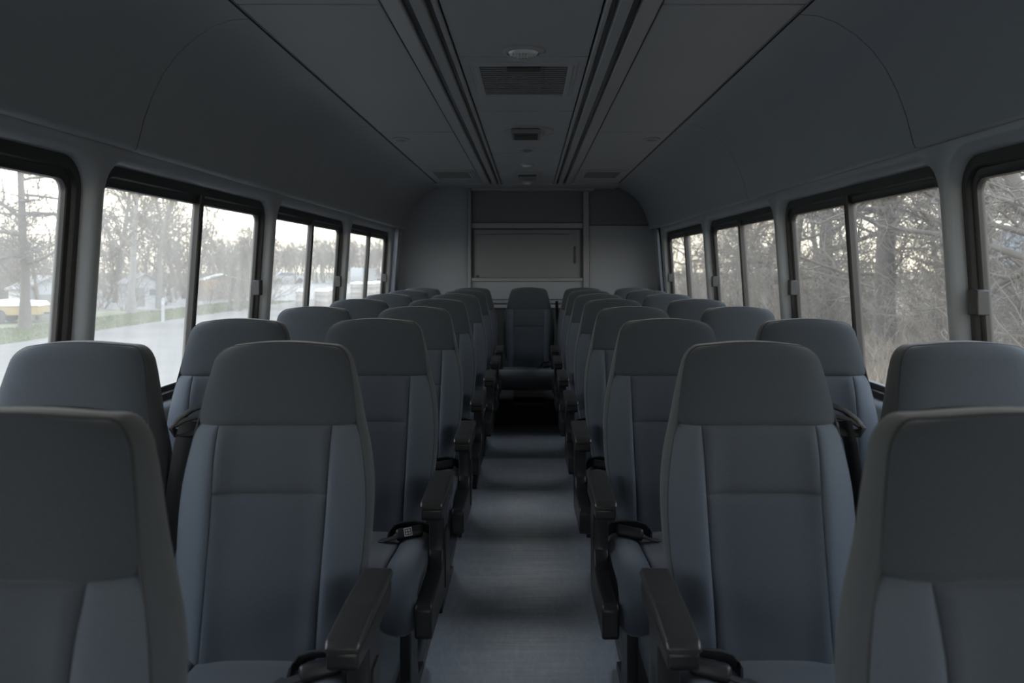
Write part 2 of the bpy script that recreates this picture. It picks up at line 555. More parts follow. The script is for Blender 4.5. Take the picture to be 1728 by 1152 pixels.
# windows ----------------------------------------------------------------
WIN_WORDS = ['frontmost', 'nearest partly cropped', 'second', 'third', 'rearmost']
def build_window(sign, idx, n):
    y0, y1 = WINDOWS[idx]
    root = empty('window_%d' % n, (sign * 1.29, (y0 + y1) / 2, WZ0))
    side = 'road side' if sign < 0 else 'thicket side'
    tag(root, '%s black-framed sliding bus window on the %s' % (WIN_WORDS[idx], side), 'window', kind='structure')
    off = Vector(root.location)
    def L(mb):
        mb.v = [tuple(Vector(p) - off) for p in mb.v]
        return mb
    mb = MB()
    loops = []
    for i, d in ((-.006, .062), (-.004, .040), (0.0, .034), (.024, .033), (.027, .037), (.029, .045), (.046, .046), (.049, .049), (.050, .068)):
        loops.append([(sign * (wall_x(z) + d), y, z) for y, z in rrect(y0 + i, y1 - i, WZ0 + i, WZ1 - i * 1.3, max(WR - i * 1.2, .02))])
    mb.grid(loops, close_v=True, flip=sign > 0)
    L(mb).build('frame', M['rubber'], root, angle=35)
    ym = (y0 + y1) / 2
    gm = M['glass'] if sign < 0 else M['glass_r']
    for ya, yb, d in ((y0 + .03, ym + .012, .052), (ym - .012, y1 - .03, .060)):
        mb = MB()
        za, zb = WZ0 + .03, WZ1 - .04
        vs = []
        for dd in (d, d + .004):
            vs += [(sign * (wall_x(za) + dd), ya, za), (sign * (wall_x(za) + dd), yb, za), (sign * (wall_x(zb) + dd), yb, zb), (sign * (wall_x(zb) + dd), ya, zb)]
        mb.add(vs, [(0, 1, 2, 3), (7, 6, 5, 4), (0, 4, 5, 1), (1, 5, 6, 2), (2, 6, 7, 3), (3, 7, 4, 0)])
        L(mb).build('pane', gm, root, smooth=False)
    # meeting stile between the two panes
    mb = MB()
    za, zb = WZ0 + .03, WZ1 - .03
    sec = [(-.017, .045), (-.017, .034), (-.012, .030), (.012, .030), (.017, .034), (.017, .045), (.017, .062), (-.017, .062)]
    mb.grid([[(sign * (wall_x(z) + d), ym + dy, z) for dy, d in sec] for z in (za, zb)], close_v=True)
    L(mb).build('divider', M['rubber'], root, angle=35)
    # sliding catch at the far edge
    if sign < 0 and idx == 1:
        return root
    zc = 1.172
    xw = wall_x(zc)
    mb = MB()
    mb.prism([(y1 - .072, zc - .036), (y1 - .024, zc - .036), (y1 - .024, zc + .036), (y1 - .072, zc + .036)], 'x', sign * (xw + .014), sign * (xw + .046), bev=.005)
    la = L(mb).build('latch', M['latch'], root)
    mb = MB()
    mb.prism([(y1 - .082, zc - .034), (y1 - .074, zc - .034), (y1 - .074, zc + .034), (y1 - .082, zc + .034)], 'x', sign * (xw + .010), sign * (xw + .044), bev=.003)
    L(mb).build('latch_grip', M['latch'], la)
    return root

n = 1
for sgn in (-1, 1):
    for i in (1, 2, 3, 4, 0):
        build_window(sgn, i, n)
        n += 1

# ceiling -----------------------------------------------------------------
def cove_pts(off=0.0):
    return [(x + off, z + off) for x, z in COVE]

mb = MB()
mb.box(-0.86, 0.86, Y_FRONT, Y_BACK, CEIL + .012, CEIL + .05)
for s in (-1, 1):
    prof = [(0.80, CEIL + .03)] + [(x + .012, z + .010) for x, z in COVE] + [(1.215, 1.625), (1.25, 1.625), (1.25, 2.05), (0.80, 2.05)]
    mb.grid([[(s * x, y, z) for x, z in prof] for y in (Y_FRONT, Y_BACK)], close_v=True)
ceiling = tag(mb.build('ceiling', M['gap'], smooth=False), 'grey panelled bus ceiling with rounded coves and long recessed rails', 'ceiling', kind='structure')

G = .0038
CENTER_SEAMS = [-2.3, -0.4, 1.25, 2.74, 3.70, 5.05, 6.05, 6.90]
for a, b in zip(CENTER_SEAMS[:-1], CENTER_SEAMS[1:]):
    MB().box(-.232, .232, a + G, b - G, CEIL - .004, CEIL + .014, bev=.003).build('ceiling_panel', M['ceil'], ceiling)
SIDE_SEAMS = [-2.3, 0.2, 2.2, 4.28, 6.90]
for s in (-1, 1):
    for a, b in zip(SIDE_SEAMS[1:-1] if False else SIDE_SEAMS[:-1], SIDE_SEAMS[1:]):
        MB().box(min(s * .402, s * .812), max(s * .402, s * .812), a + G, b - G, CEIL - .002, CEIL + .014, bev=.003).build('ceiling_panel', M['ceil'], ceiling)
    # thin bead between flat ceiling and cove
    MB().prism([(s * .813, CEIL - .001), (s * .8165, CEIL - .007), (s * .820, CEIL - .001)], 'y', Y_FRONT, 6.9).build('bead', M['gap'], ceiling)
    # longitudinal rail with two slots
    prof = [(.237, CEIL + .012), (.237, CEIL - .010), (.241, CEIL - .014), (.250, CEIL - .014), (.253, CEIL - .010), (.253, CEIL + .012),
            (.274, CEIL + .012), (.274, CEIL - .014), (.277, CEIL - .018), (.308, CEIL - .018), (.311, CEIL - .014), (.311, CEIL + .012),
            (.338, CEIL + .012), (.338, CEIL - .012), (.341, CEIL - .015), (.392, CEIL - .009), (.397, CEIL - .004), (.397, CEIL + .012)]
    mb = MB()
    mb.grid([[(s * x, y, z) for x, z in prof] for y in (Y_FRONT, 6.90)])
    mb.add([(s * x, 6.90, z) for x, z in prof], [tuple(range(len(prof)))])
    rail = mb.build('ceiling_rail', M['rail'], ceiling, angle=25)
    for xa, xb in ((.2535, .2735), (.3115, .3375)):
        MB().box(min(s * xa, s * xb), max(s * xa, s * xb), Y_FRONT, 6.88, CEIL + .002, CEIL + .010).build('slot_strip', M['slot'], rail)
    # cove panels between the cross joints
    seams = [Y_FRONT, 0.4, 2.28, 4.02, 5.65, Y_BACK] if s > 0 else [Y_FRONT, 0.4, 2.32, 4.10, 5.65, Y_BACK]
    pf = COVE
    for a, b in zip(seams[:-1], seams[1:]):
        mb = MB()
        rows = []
        for y, d in ((a + .0026, .008), (a + .0028, .001), (a + .0045, 0), (a + .007, 0), (a + .02, 0), (b - .02, 0), (b - .007, 0), (b - .0045, 0), (b - .0028, .001), (b - .0026, .008)):
            row = []
            for k, (x, z) in enumerate(pf):
                row.append((s * (x + d * .7), y, z + d * .7))
            row.append((s * (1.165 + d * .3), y, 1.622))
            row.append((s * (1.185), y, 1.620))
            row.append((s * (1.215), y, 1.626))
            rows.append(row)
        mb.grid(rows, flip=s < 0)
        mb.build('cove_panel', M['cove'], ceiling, angle=60)
# closing strip in front of the back wall
MB().box(-.83, .83, 6.905, 7.36, CEIL - .012, CEIL + .014, bev=.004).build('end_panel', M['ceil'], ceiling)
MB().box(-.53, .62, 7.20, 7.34, CEIL - .035, CEIL - .012, bev=.006).build('end_lip', M['backtrim'], ceiling)

# floor --------------------------------------------------------------------
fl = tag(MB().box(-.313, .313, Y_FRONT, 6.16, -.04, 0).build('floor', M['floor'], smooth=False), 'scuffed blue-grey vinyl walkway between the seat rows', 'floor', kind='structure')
for s in (-1, 1):
    MB().box(min(s * .321, s * 1.265), max(s * .321, s * 1.265), Y_FRONT, 7.36, -.04, 0).build('side_floor', M['floor_side'], fl, smooth=False)
    MB().box(min(s * .312, s * .322), max(s * .312, s * .322), Y_FRONT, 6.16, -.04, .004, bev=.0015).build('floor_strip', M['metal'], fl)
    MB().box(min(s * .345, s * .385), max(s * .345, s * .385), Y_FRONT, 6.14, 0, .012, bev=.003).build('seat_rail', M['plastic_black'], fl)
tag(MB().box(-.42, .42, 6.16, 7.36, -.04, .20, bev=.008).build('trim_1', M['carpet']), 'dark carpeted step under the rear middle seat', 'step', kind='structure')

# back wall ------------------------------------------------------------------
wb = tag(MB().box(-1.27, 1.27, 7.35, 7.40, -.04, 2.06).build('wall_back', M['gap'], smooth=False), 'grey rear bulkhead with frosted window and dark header', 'wall', kind='structure')
def bw(name, x0, x1, z0, z1, y0, mat, bev=.004, parent=wb, y1=7.352):
    return MB().box(x0, x1, y0, y1, z0, z1, bev=bev).build(name, M[mat], parent)
bw('back_panel', -1.26, -.572, .0, 2.03, 7.325, 'wallback')
bw('back_panel', .585, 1.26, 1.668, 2.03, 7.325, 'wallback_dark')
bw('back_panel', .585, 1.26, .0, 1.662, 7.325, 'wallback')
bw('post_trim', -.570, -.535, .86, 2.01, 7.29, 'backtrim', .012)
bw('post_trim', .525, .583, .86, 2.01, 7.30, 'backtrim', .010)
bw('header_panel', -.533, .523, 1.69, 2.03, 7.338, 'wallback_dark')
bw('header_ledge', -.533, .523, 1.635, 1.688, 7.315, 'wallback', .008)
bw('lower_panel', -.533, .523, .96, 1.13, 7.335, 'wallback')
bw('sill', -.533, .523, 1.132, 1.165, 7.300, 'backtrim', .006)
bw('rail_moulding', -.62, .62, .925, .955, 7.27, 'backtrim', .008)
bw('rail_moulding', -.62, .62, .880, .915, 7.285, 'wallback', .008)
bw('kick_panel', -.62, .62, .18, .875, 7.32, 'carpet', .004)
rw = empty('window_11', (0, 7.34, 1.165))
tag(rw, 'wide frosted grey rear window above the middle seat', 'window', kind='structure')
def rwb(name, x0, x1, z0, z1, y0, y1, mat, bev):
    return MB().box(x0, x1, y0 - 7.34, y1 - 7.34, z0 - 1.165, z1 - 1.165, bev=bev).build(name, M[mat], rw)
rwb('frame', -.530, -.512, 1.167, 1.634, 7.318, 7.352, 'rubber', .003)
rwb('frame', .502, .520, 1.167, 1.634, 7.318, 7.352, 'rubber', .003)
rwb('frame', -.512, .502, 1.622, 1.634, 7.318, 7.352, 'rubber', .003)
rwb('pane', -.512, .502, 1.167, 1.622, 7.336, 7.352, 'rear_pane', .002)
rwb('handle', .438, .458, 1.30, 1.465, 7.326, 7.338, 'plastic_black', .004)
MB().tube([(-.50 + .9 * t, -.006, .40 + .018 * math.sin(math.pi * (.15 + .6 * t))) for t in np.linspace(0, 1, 16)], .003, 6).build('pane_reflection', M['plastic_black'], rw)  # thin dark tube standing in for a curved reflection in the pane
rwb('blind_catch', -.492, -.462, 1.170, 1.190, 7.326, 7.338, 'plastic_black', .003)

# front bulkhead and windscreen behind the camera
mb = MB()
yf = Y_FRONT
for x0, x1, z0, z1 in ((-1.27, 1.27, -.04, 1.15), (-1.27, 1.27, 1.70, 2.06), (-1.27, -.95, 1.15, 1.70), (.95, 1.27, 1.15, 1.70)):
    mb.box(x0, x1, yf - .05, yf, z0, z1)
tag(mb.build('wall_front', M['liner'], smooth=False), 'grey front bulkhead around the windscreen behind the viewer', 'wall', kind='structure')
wsr = tag(empty('window_12', (0, yf - .03, 1.15)), 'broad windscreen at the front behind the viewer', 'window', kind='structure')
MB().box(-.95, .95, -.004, 0, 0, .55).build('pane', M['glass_r'], wsr, smooth=False)
MB().box(-.02, .02, -.012, .012, 0, .55, bev=.004).build('divider', M['rubber'], wsr)

# ceiling fittings ------------------------------------------------------------
def ceiling_lamp(y, r, label, lens=True):
    root = tag(empty('ceiling_lamp', (0, y, CEIL - .004)), label, 'lamp', 'round lamps along the ceiling panel')
    MB().lathe([(r, 0), (r, -.004), (r * .96, -.008), (r * .80, -.010), (r * .77, -.006), (r * .77, -.002)], seg=36, cap_end=False).build('bezel', M['ceil'], root)
    mb = MB()
    prof = [(r * .76, -.003), (r * .75, -.007), (r * .60, -.016), (r * .35, -.021), (r * .001, -.023)]
    mb.lathe(prof, seg=36, cap_end=False)
    ln = mb.build('lens', M['lens'] if lens else M['vent_slat'], root)
    for k in range(10):
        x = (k - 4.5) * r * .135
        h = math.sqrt(max(0, (r * .68) ** 2 - x * x))
        zz = -.0235 + .012 * (x / (r * .7)) ** 2
        MB().box(x - r * .03, x + r * .03, -h * .8, h * .8, zz - .002, zz + .004, bev=.0015).build('lens_rib', M['lens'] if lens else M['vent_slat'], ln)
    return root
ceiling_lamp(2.665, .072, 'round ceiling lamp with clear ribbed lens in front of the large vent')
ceiling_lamp(4.86, .055, 'small dull round ceiling lamp behind the second vent', False)
ceiling_lamp(5.62, .052, 'small round ceiling lamp just before the rear ceiling box')
ceiling_lamp(6.80, .050, 'farthest small ceiling lamp next to the rear bulkhead')

def vent(y0, y1, w, label, slats, block=True, x=0.0, frame=.035):
    yc = (y0 + y1) / 2
    h = (y1 - y0) / 2
    root = tag(empty('ceiling_vent', (x, yc, CEIL - .004)), label, 'vent')
    mb = MB()
    a, b, c = w / 2, w / 2 - frame * .45, w / 2 - frame
    ha, hb, hc = h, h - frame * .45, h - frame
    loops = []
    for X, Y, z in ((a, ha, 0), (a - .003, ha - .003, -.005), (b, hb, -.006), (b - .003, hb - .003, -.010), (c + .004, hc + .004, -.010), (c, hc, -.004), (c, hc, .008)):
        loops.append([(px_, py_, z) for px_, py_ in rrect(-X, X, -Y, Y, .008, 4)])
    mb.grid(loops, close_v=True)
    mb.build('frame', M['ceil'], root, angle=30)
    MB().box(-c, c, -hc, hc, -.002, .004).build('backing', M['vent_dark'], root, smooth=False)
    n_ = slats
    for k in range(n_):
        yy = -hc + (k + .5) * 2 * hc / n_
        t = 2 * hc / n_
        mb = MB()
        mb.box(-c, c, yy - t * .24, yy + t * .24, -.0055, -.0025)
        mb.build('slat', M['vent_slat'], root, smooth=False)
    if block:
        MB().box(-.062, .062, -hc - .002, -hc + .055, -.016, -.004, bev=.003).build('catch_block', M['gap'], root)
    return root
vent(2.80, 3.36, .40, 'large slatted ceiling vent with a dark catch above the walkway', 16)
vent(5.95, 6.50, .36, 'slatted ceiling vent over the rear seats on the road side', 8, False, -.60, .045)
vent(5.95, 6.50, .36, 'slatted ceiling vent over the rear seats on the thicket side', 8, False, .60, .045)

rt = tag(empty('ceiling_vent', (0, 4.24, CEIL - .004)), 'small dark ceiling vent with a round raised surround', 'vent')
mb = MB()
mb.lathe([(.15, 0), (.148, -.004), (.12, -.010), (.10, -.012), (.001, -.012)], seg=40, cap_end=False, sy=.9)
mb.build('surround', M['ceil'], rt)
MB().box(-.080, .080, -.13, .13, -.030, -.008, bev=.006).build('housing', M['vent_slat'], rt)
for k in range(4):
    MB().box(-.066, .066, -.10 + k * .055, -.07 + k * .055, -.034, -.029, bev=.002).build('slat', M['vent_dark'], rt)

rb = tag(empty('ceiling_box', (0, 6.30, CEIL - .004)), 'small square ceiling sensor box at the rear of the middle panel', 'sensor box')
MB().box(-.095, .095, -.22, .22, -.012, 0, bev=.004).build('base', M['ceil'], rb)
MB().box(-.075, .075, -.16, .10, -.030, -.010, bev=.006).build('cover', M['vent_slat'], rb)
MB().box(-.066, .066, -.165, -.158, -.026, -.014, bev=.002).build('sensor_eye', M['vent_dark'], rb)

for s, w in ((-1, 'road'), (1, 'thicket')):
    g = tag(empty('reading_lamp', (s * .735, 4.52, CEIL - .002)), 'small oval reading lamp set into the ceiling edge on the %s side' % w, 'lamp')
    MB().lathe([(.05, 0), (.049, -.005), (.040, -.009), (.032, -.008)], seg=24, sy=1.4, cap_end=False).build('bezel', M['ceil'], g)
    MB().lathe([(.032, -.006), (.020, -.012), (.001, -.014)], seg=24, sy=1.4, cap_end=False).build('lens', M['vent_slat'], g)

# ------------------------------------------------------------------ seats
TOP = 1.086
BOT = 0.40
WPTS = [(.40, .166), (.48, .180), (.56, .193), (.64, .203), (.72, .206), (.78, .204), (.84, .196), (.89, .186), (.93, .177), (.99, .167), (1.04, .157), (1.08, .147)]
CR = .036
def hw(z):
    # smoothed width of the front outline, with rounded top corners
    w = (interp(z - .02, WPTS) + 2 * interp(z, WPTS) + interp(z + .02, WPTS)) / 4
    t = (z - (TOP - CR)) / CR
    if t > 0:
        w -= CR * .95 * (1 - math.sqrt(max(0.0, 1 - min(1.0, t) ** 2)))
    return w
def yc(z):
    s = (z - BOT) / (TOP - BOT)
    return -.165 * (1 - s) ** 1.12 + .006 * math.sin(s * math.pi * 2)
def front(u, z, inset=0.0):
    w = hw(z)
    body = 1 - sstep(.84, .96, z)
    y = yc(z)
    au = abs(u)
    sm = .62
    t = max(0.0, (au - sm) / (1 - sm))
    y += body * (-.014 * sstep(.40, .66, au) + .040 * t ** 1.7)
    y += (1 - body) * (.004 * au ** 2 + .016 * au ** 6)
    y += -.010 * math.exp(-((z - .60) / .10) ** 2) * (1 - au * au)
    # round over at the very top
    t = max(0.0, (z - (TOP - .03)) / .03)
    y += .010 * t * t
    zz = z + .010 * (1 - u * u) * sstep(TOP - .12, TOP, z)
    return Vector((u * w, y + inset, zz))
def cosn(n, lo=0.0, hi=1.0):
    return [lo + (hi - lo) * (.5 - .5 * math.cos(math.pi * i / (n - 1))) for i in range(n)]

def panel(ua, ub, z0, z1, nu, nv, outer=(False, False, False, False)):
    """stitched cushion panel on the seat-back front; ua/ub functions of z give the border in u. outer = (left,right,bottom,top) without seam groove"""
    rows = []
    for tv in cosn(nv):
        z = z0 + (z1 - z0) * tv
        row = []
        for tu in cosn(nu):
            a, b = ua(z), ub(z)
            u = a + (b - a) * tu
            w = hw(z)
            d = 1e9
            if not outer[0]: d = min(d, (u - a) * w)
            if not outer[1]: d = min(d, (b - u) * w)
            if not outer[2]: d = min(d, z - z0)
            if not outer[3]: d = min(d, z1 - z)
            ins = .0075 * math.exp(-max(d, 0) / .0055) - .004 * (1 - math.exp(-max(min(d, .2), 0) / .03))
            row.append(tuple(front(u, z, ins)))
        rows.append(row)
    return MB().grid(rows)

SEAM_H, SEAM_U = .915, .772
def us(z): return (.121 + .006 * sstep(.45, .9, z)) / hw(z)
one = lambda z: 1.0
mone = lambda z: -1.0
SM = {}
SM['headrest_panel'] = panel(mone, one, SEAM_H, TOP, 25, 22, (True, True, False, True)).mesh('headrest_panel', M['fabric_head'], angle=80)
SM['upper_panel'] = panel(lambda z: -us(z), us, SEAM_U, SEAM_H, 17, 13).mesh('upper_panel', M['fabric_mid'], angle=80)
SM['lower_panel'] = panel(lambda z: -us(z), us, BOT, SEAM_U, 17, 19).mesh('lower_panel', M['fabric_mid'], angle=80)
SM['bolster_a'] = panel(mone, lambda z: -us(z), BOT, SEAM_H, 13, 22, (True, False, False, False)).mesh('bolster', M['fabric_blue'], angle=80)
SM['bolster_b'] = panel(us, one, BOT, SEAM_H, 13, 22, (False, True, False, False)).mesh('bolster', M['fabric_blue'], angle=80)

def outline():
    pts = []
    zs = [BOT + (TOP - CR - BOT) * i / 22 for i in range(22)]
    zs += [TOP - CR + CR * math.sin(R(90) * k / 9) for k in range(10)]
    right = [(1.0, z) for z in zs]
    top = [(1.0 - 2.0 * k / 14, TOP) for k in range(1, 14)]
    left = [(-1.0, z) for z in zs[::-1]]
    return right + top + left
OUT = outline()
def back_pt(u, z):
    p = front(u, z)
    d = interp(z, [(.40, .10), (.60, .115), (.80, .118), (.92, .095), (1.02, .080), (1.10, .066)])
    return Vector((p.x * .93, p.y + d, p.z - .006 * sstep(TOP - .06, TOP, z)))
def gusset():
    rows = []
    n = len(OUT)
    P = [front(u, z) for u, z in OUT]
    for i, (u, z) in enumerate(OUT):
        f, b = P[i], back_pt(u, z)
        t = (P[min(i + 1, n - 1)] - P[max(i - 1, 0)])
        nx, nz = t.z, -t.x
        l = math.hypot(nx, nz) or 1
        nx, nz = nx / l, nz / l
        row = []
        for k in range(9):
            s = k / 8
            q = f.lerp(b, s)
            bl = interp(z, [(.4, .012), (.85, .016), (.95, .014), (1.05, .007), (1.08, .005)]) * math.sin(math.pi * s) ** .7 if 0 < s < 1 else 0
            row.append((q.x + nx * bl, q.y, q.z + nz * bl))
        rows.append(row)
    return MB().grid(rows)
SM['side_band'] = gusset().mesh('side_band', M['fabric_side'], angle=80)
mb = MB()
pp = []
for u, z in OUT:
    p = front(u, z)
    pp.append((p.x, p.y - .0005, p.z))
mb.tube(pp, .0022, 5)
SM['piping'] = mb.mesh('piping', M['piping'])
rows = []
for z in [BOT + (TOP - CR - BOT) * i / 12 for i in range(12)] + [TOP - CR + CR * math.sin(R(90) * k / 7) for k in range(8)]:
    rows.append([tuple(back_pt(-1 + 2 * k / 12, z) + Vector((0, .020 * (1 - abs(-1 + 2 * k / 12) ** 4), 0))) for k in range(13)])
SM['back_shell'] = MB().grid(rows).mesh('back_shell', M['shell_black'], angle=80)

# cushion: profile swept across the width
CPROF = [(-.105, .440), (-.16, .448), (-.24, .450), (-.33, .454), (-.42, .462), (-.48, .464), (-.525, .455), (-.556, .434), (-.573, .404), (-.576, .370), (-.566, .340), (-.54, .322), (-.48, .318)]
def cprof(n_):
    P = np.array(CPROF)
    L = np.concatenate([[0], np.cumsum(np.hypot(*np.diff(P, axis=0).T))])
    out = []
    for s in cosn(n_):
        t = s * L[-1]
        y, z = np.interp(t, L, P[:, 0]), np.interp(t, L, P[:, 1])
        e = .012
        y0, z0 = np.interp(max(t - e, 0), L, P[:, 0]), np.interp(max(t - e, 0), L, P[:, 1])
        y1, z1 = np.interp(min(t + e, L[-1]), L, P[:, 0]), np.interp(min(t + e, L[-1]), L, P[:, 1])
        ty, tz = y1 - y0, z1 - z0
        l = math.hypot(ty, tz)
        out.append((y, z, tz / l, -ty / l, t, L[-1]))       # outward normal (ny, nz)
    return out
def csurf(x, h, row):
    y, z, ny, nz, t, Lm = row
    return (x, y + ny * h, z + nz * h)
def cushion_center():
    rows = []
    for row in cprof(30):
        r_ = []
        for tu in cosn(15):
            x = -.128 + .256 * tu
            d = min(.128 - abs(x), row[4] + .01)
            r_.append(csurf(x, -.007 * math.exp(-d / .006) + .004 * (1 - (x / .128) ** 2), row))
        rows.append(r_)
    return MB().grid(rows)
def cushion_bolster(s):
    rows = []
    C = [(.1285, -.007), (.131, -.001), (.136, .003), (.150, .009), (.170, .013), (.190, .011), (.203, .004), (.2065, .0005), (.208, -.002), (.211, -.004), (.217, -.012), (.219, -.024), (.218, -.040), (.212, -.052), (.20, -.056)]
    for row in cprof(30):
        rows.append([csurf(s * (x + .004 * sstep(.2, .5, row[4] / row[5]) * (x - .128) / .09), h if h > -.03 else h * (.75), row) for x, h in C])
    return MB().grid(rows, flip=s < 0)
SM['cushion'] = cushion_center().mesh('cushion', M['fabric_mid'], angle=80)
SM['cush_a'] = cushion_bolster(-1).mesh('cushion_bolster', M['fabric_blue'], angle=80)
SM['cush_b'] = cushion_bolster(1).mesh('cushion_bolster', M['fabric_blue'], angle=80)
SM['seat_pan'] = MB().prism([(-.50, .325), (-.545, .345), (-.545, .385), (-.10, .42), (-.06, .40), (-.06, .33)], 'x', -.196, .196, bev=.012).mesh('seat_pan', M['plastic_black'])
def leg(x):
    return MB().prism([(-.50, 0), (-.10, 0), (-.10, .022), (-.22, .045), (-.24, .10), (-.24, .335), (-.37, .335), (-.37, .10), (-.39, .045), (-.50, .022)], 'x', x - .016, x + .016, bev=.004).mesh('leg', M['plastic_black'])
SM['leg_a'] = leg(-.165)
SM['leg_b'] = leg(.165)
SM['leg_low'] = MB().prism([(-.50, .20), (-.08, .20), (-.08, .222), (-.22, .24), (-.22, .335), (-.39, .335), (-.39, .24), (-.50, .222)], 'x', -.12, .12, bev=.004).mesh('leg', M['plastic_black'])

def arm_meshes(s):
    xc = s * .246
    # side frame: post under the rear half of the pad that turns into a low shield along the cushion
    prof = [(-.215, .595), (-.330, .595), (-.338, .585), (-.318, .570), (-.306, .545), (-.302, .48), (-.305, .45), (-.325, .425), (-.36, .412), (-.570, .408), (-.582, .395), (-.582, .325), (-.568, .315),
            (-.42, .312), (-.30, .300), (-.205, .300), (-.195, .315), (-.195, .58)]
    fr = MB().prism(prof, 'x', xc - .024, xc + .020, bev=.006).mesh('armrest_frame', M['plastic_black'])
    # lower body and soft top of the pad
    body = MB().prism([(-.435, .580), (-.430, .574), (-.30, .562), (-.125, .560), (-.112, .575), (-.110, .606), (-.435, .606)], 'x', xc - .028, xc + .028, bev=.006).mesh('armrest_body', M['plastic_black'])
    pad = MB().prism([(-.440, .6075), (-.440, .616), (-.428, .6275), (-.30, .634), (-.125, .634), (-.110, .622), (-.108, .6075)], 'x', xc - .031, xc + .031, bev=.0075, seg=3).mesh('armrest_pad', M['pad_black'])
    cover = MB().prism([(-.225, .50), (-.285, .50), (-.285, .33), (-.225, .33)], 'x', xc + s * .019, xc + s * .024, bev=.002).mesh('frame_cover', M['plastic_black'])
    return fr, body, pad, cover
ARM = {1: arm_meshes(1), -1: arm_meshes(-1)}

def buckle_meshes(s):
    x = s * .155
    mb = MB()
    bm = bmesh.new()
    bmesh.ops.create_cube(bm, size=1.0)
    bmesh.ops.scale(bm, vec=(.082, .046, .034), verts=bm.verts[:])
    bmesh.ops.bevel(bm, geom=bm.edges[:], offset=.010, segments=3, profile=.5, affect='EDGES')
    mat = Matrix.Translation((x, -.232, .474)) @ Matrix.Rotation(R(10 * s), 4, 'Z') @ Matrix.Rotation(R(-24), 4, 'X') @ Matrix.Rotation(R(-8 * s), 4, 'Y')
    mb.bm(bm, mat)
    b = mb.mesh('belt_buckle', M['buckle'])
    mb = MB()
    mb.tube([(x + s * .050, -.165, .440), (x + s * .048, -.190, .470), (x + s * .040, -.205, .488), (x + s * .012, -.210, .495), (x - s * .020, -.205, .490), (x - s * .045, -.195, .478), (x - s * .062, -.20, .462), (x - s * .066, -.225, .458)],
            .01, 8, flat=(.036, .006))
    st = mb.mesh('belt_strap', M['webbing'])
    mb = MB()
    mb.tube([(x - s * .025, -.240, .468), (x - s * .045, -.256, .466), (x - s * .066, -.258, .461), (x - s * .082, -.250, .458)], .01, 8, flat=(.030, .006))
    tg = mb.mesh('belt_tongue', M['webbing'])
    return b, st, tg
BUCK = {1: buckle_meshes(1), -1: buckle_meshes(-1)}

def bench():
    rows = []
    for row in cprof(30):
        r_ = []
        for x, h in [(-.268, -.05), (-.272, -.03), (-.270, -.012), (-.262, -.003), (-.25, 0), (-.13, .003), (0, .004), (.13, .003), (.25, 0), (.262, -.003), (.270, -.012), (.272, -.03), (.268, -.05)]:
            r_.append(csurf(x, h, row))
        rows.append(r_)
    return MB().grid(rows).mesh('cushion', M['fabric_head'], angle=80)
SM['bench'] = bench()

def make_seat(loc, label, arm=0, guide=0, label_tag=False, rear=False, rz=0.0, belt=True):
    root = tag(empty('passenger_seat', loc, rz), label, 'seat', 'grey fabric bus seats')
    for nm, key in (('headrest_panel', 'headrest_panel'), ('upper_panel', 'upper_panel'), ('lower_panel', 'lower_panel'), ('bolster', 'bolster_a'), ('bolster', 'bolster_b'),
                    ('side_band', 'side_band'), ('piping', 'piping'), ('back_shell', 'back_shell'), ('cushion', 'bench' if rear else 'cushion'), ('cushion_bolster', 'cush_a'), ('cushion_bolster', 'cush_b'), ('seat_pan', 'seat_pan')):
        if rear and nm == 'cushion_bolster':
            continue
        inst(nm, SM[key], root)
    if rear:
        inst('leg', SM['leg_low'], root)
    else:
        inst('leg', SM['leg_a'], root)
        inst('leg', SM['leg_b'], root)
    if arm:
        fr, body, pad, cover = ARM[arm]
        f = inst('armrest_frame', fr, root)
        inst('frame_cover', cover, f)
        b = inst('armrest', body, root)
        inst('armrest_pad', pad, b)
    if belt:
        s = arm if arm else 1
        bk, st, tg = BUCK[s]
        k = inst('belt_buckle', bk, root)
        inst('belt_strap', st, root)
        inst('belt_tongue', tg, root)
        if label_tag:
            x = s * .150
            mat = Matrix.Translation((x, -.232, .474)) @ Matrix.Rotation(R(10 * s), 4, 'Z') @ Matrix.Rotation(R(-24), 4, 'X') @ Matrix.Rotation(R(-8 * s), 4, 'Y')
            def flat(x0, x1, z0, z1, y, m):
                mb = MB()
                mb.box(x0, x1, y, y + .002, z0, z1)
                mb.v = [tuple(mat @ Vector(p)) for p in mb.v]
                return mb.build('label_tag', M[m], k, smooth=False)
            flat(-.012, .012, -.012, .012, -.0250, 'label_white')
            for a in ((-.009, .009, .007, .009), (-.009, .009, -.009, -.007), (-.009, -.007, -.007, .007), (.007, .009, -.007, .007), (-.001, .001, -.007, .007), (-.007, .007, -.001, .001)):
                flat(*a, -.0262, 'label_ink')
    if guide:
        g = guide
        mb = MB()
        # moulded loop that carries the shoulder belt beside the head restraint
        mb.tube([(g * .165, .035, .945), (g * .190, .030, .948), (g * .215, .024, .938), (g * .240, .016, .918), (g * .252, .010, .900), (g * .244, .012, .888), (g * .215, .020, .886), (g * .185, .030, .894), (g * .165, .036, .905)],
                .008, 8, flat=(.020, .011))
        gd = mb.build('belt_guide', M['buckle'], root)
        mb = MB()
        mb.tube([(g * .19, .028, .925), (g * .225, .018, .918), (g * .245, .012, .905)], .008, 8, flat=(.016, .010))
        mb.build('guide_bar', M['buckle'], gd)
        mb = MB()
        mb.tube([(g * .215, .020, .915), (g * .226, .012, .86), (g * .236, -.005, .76), (g * .246, -.03, .64), (g * .25, -.07, .52), (g * .245, -.10, .44)], .01, 8, flat=(.042, .004))
        mb.build('shoulder_belt', M['webbing'], root)
    return root

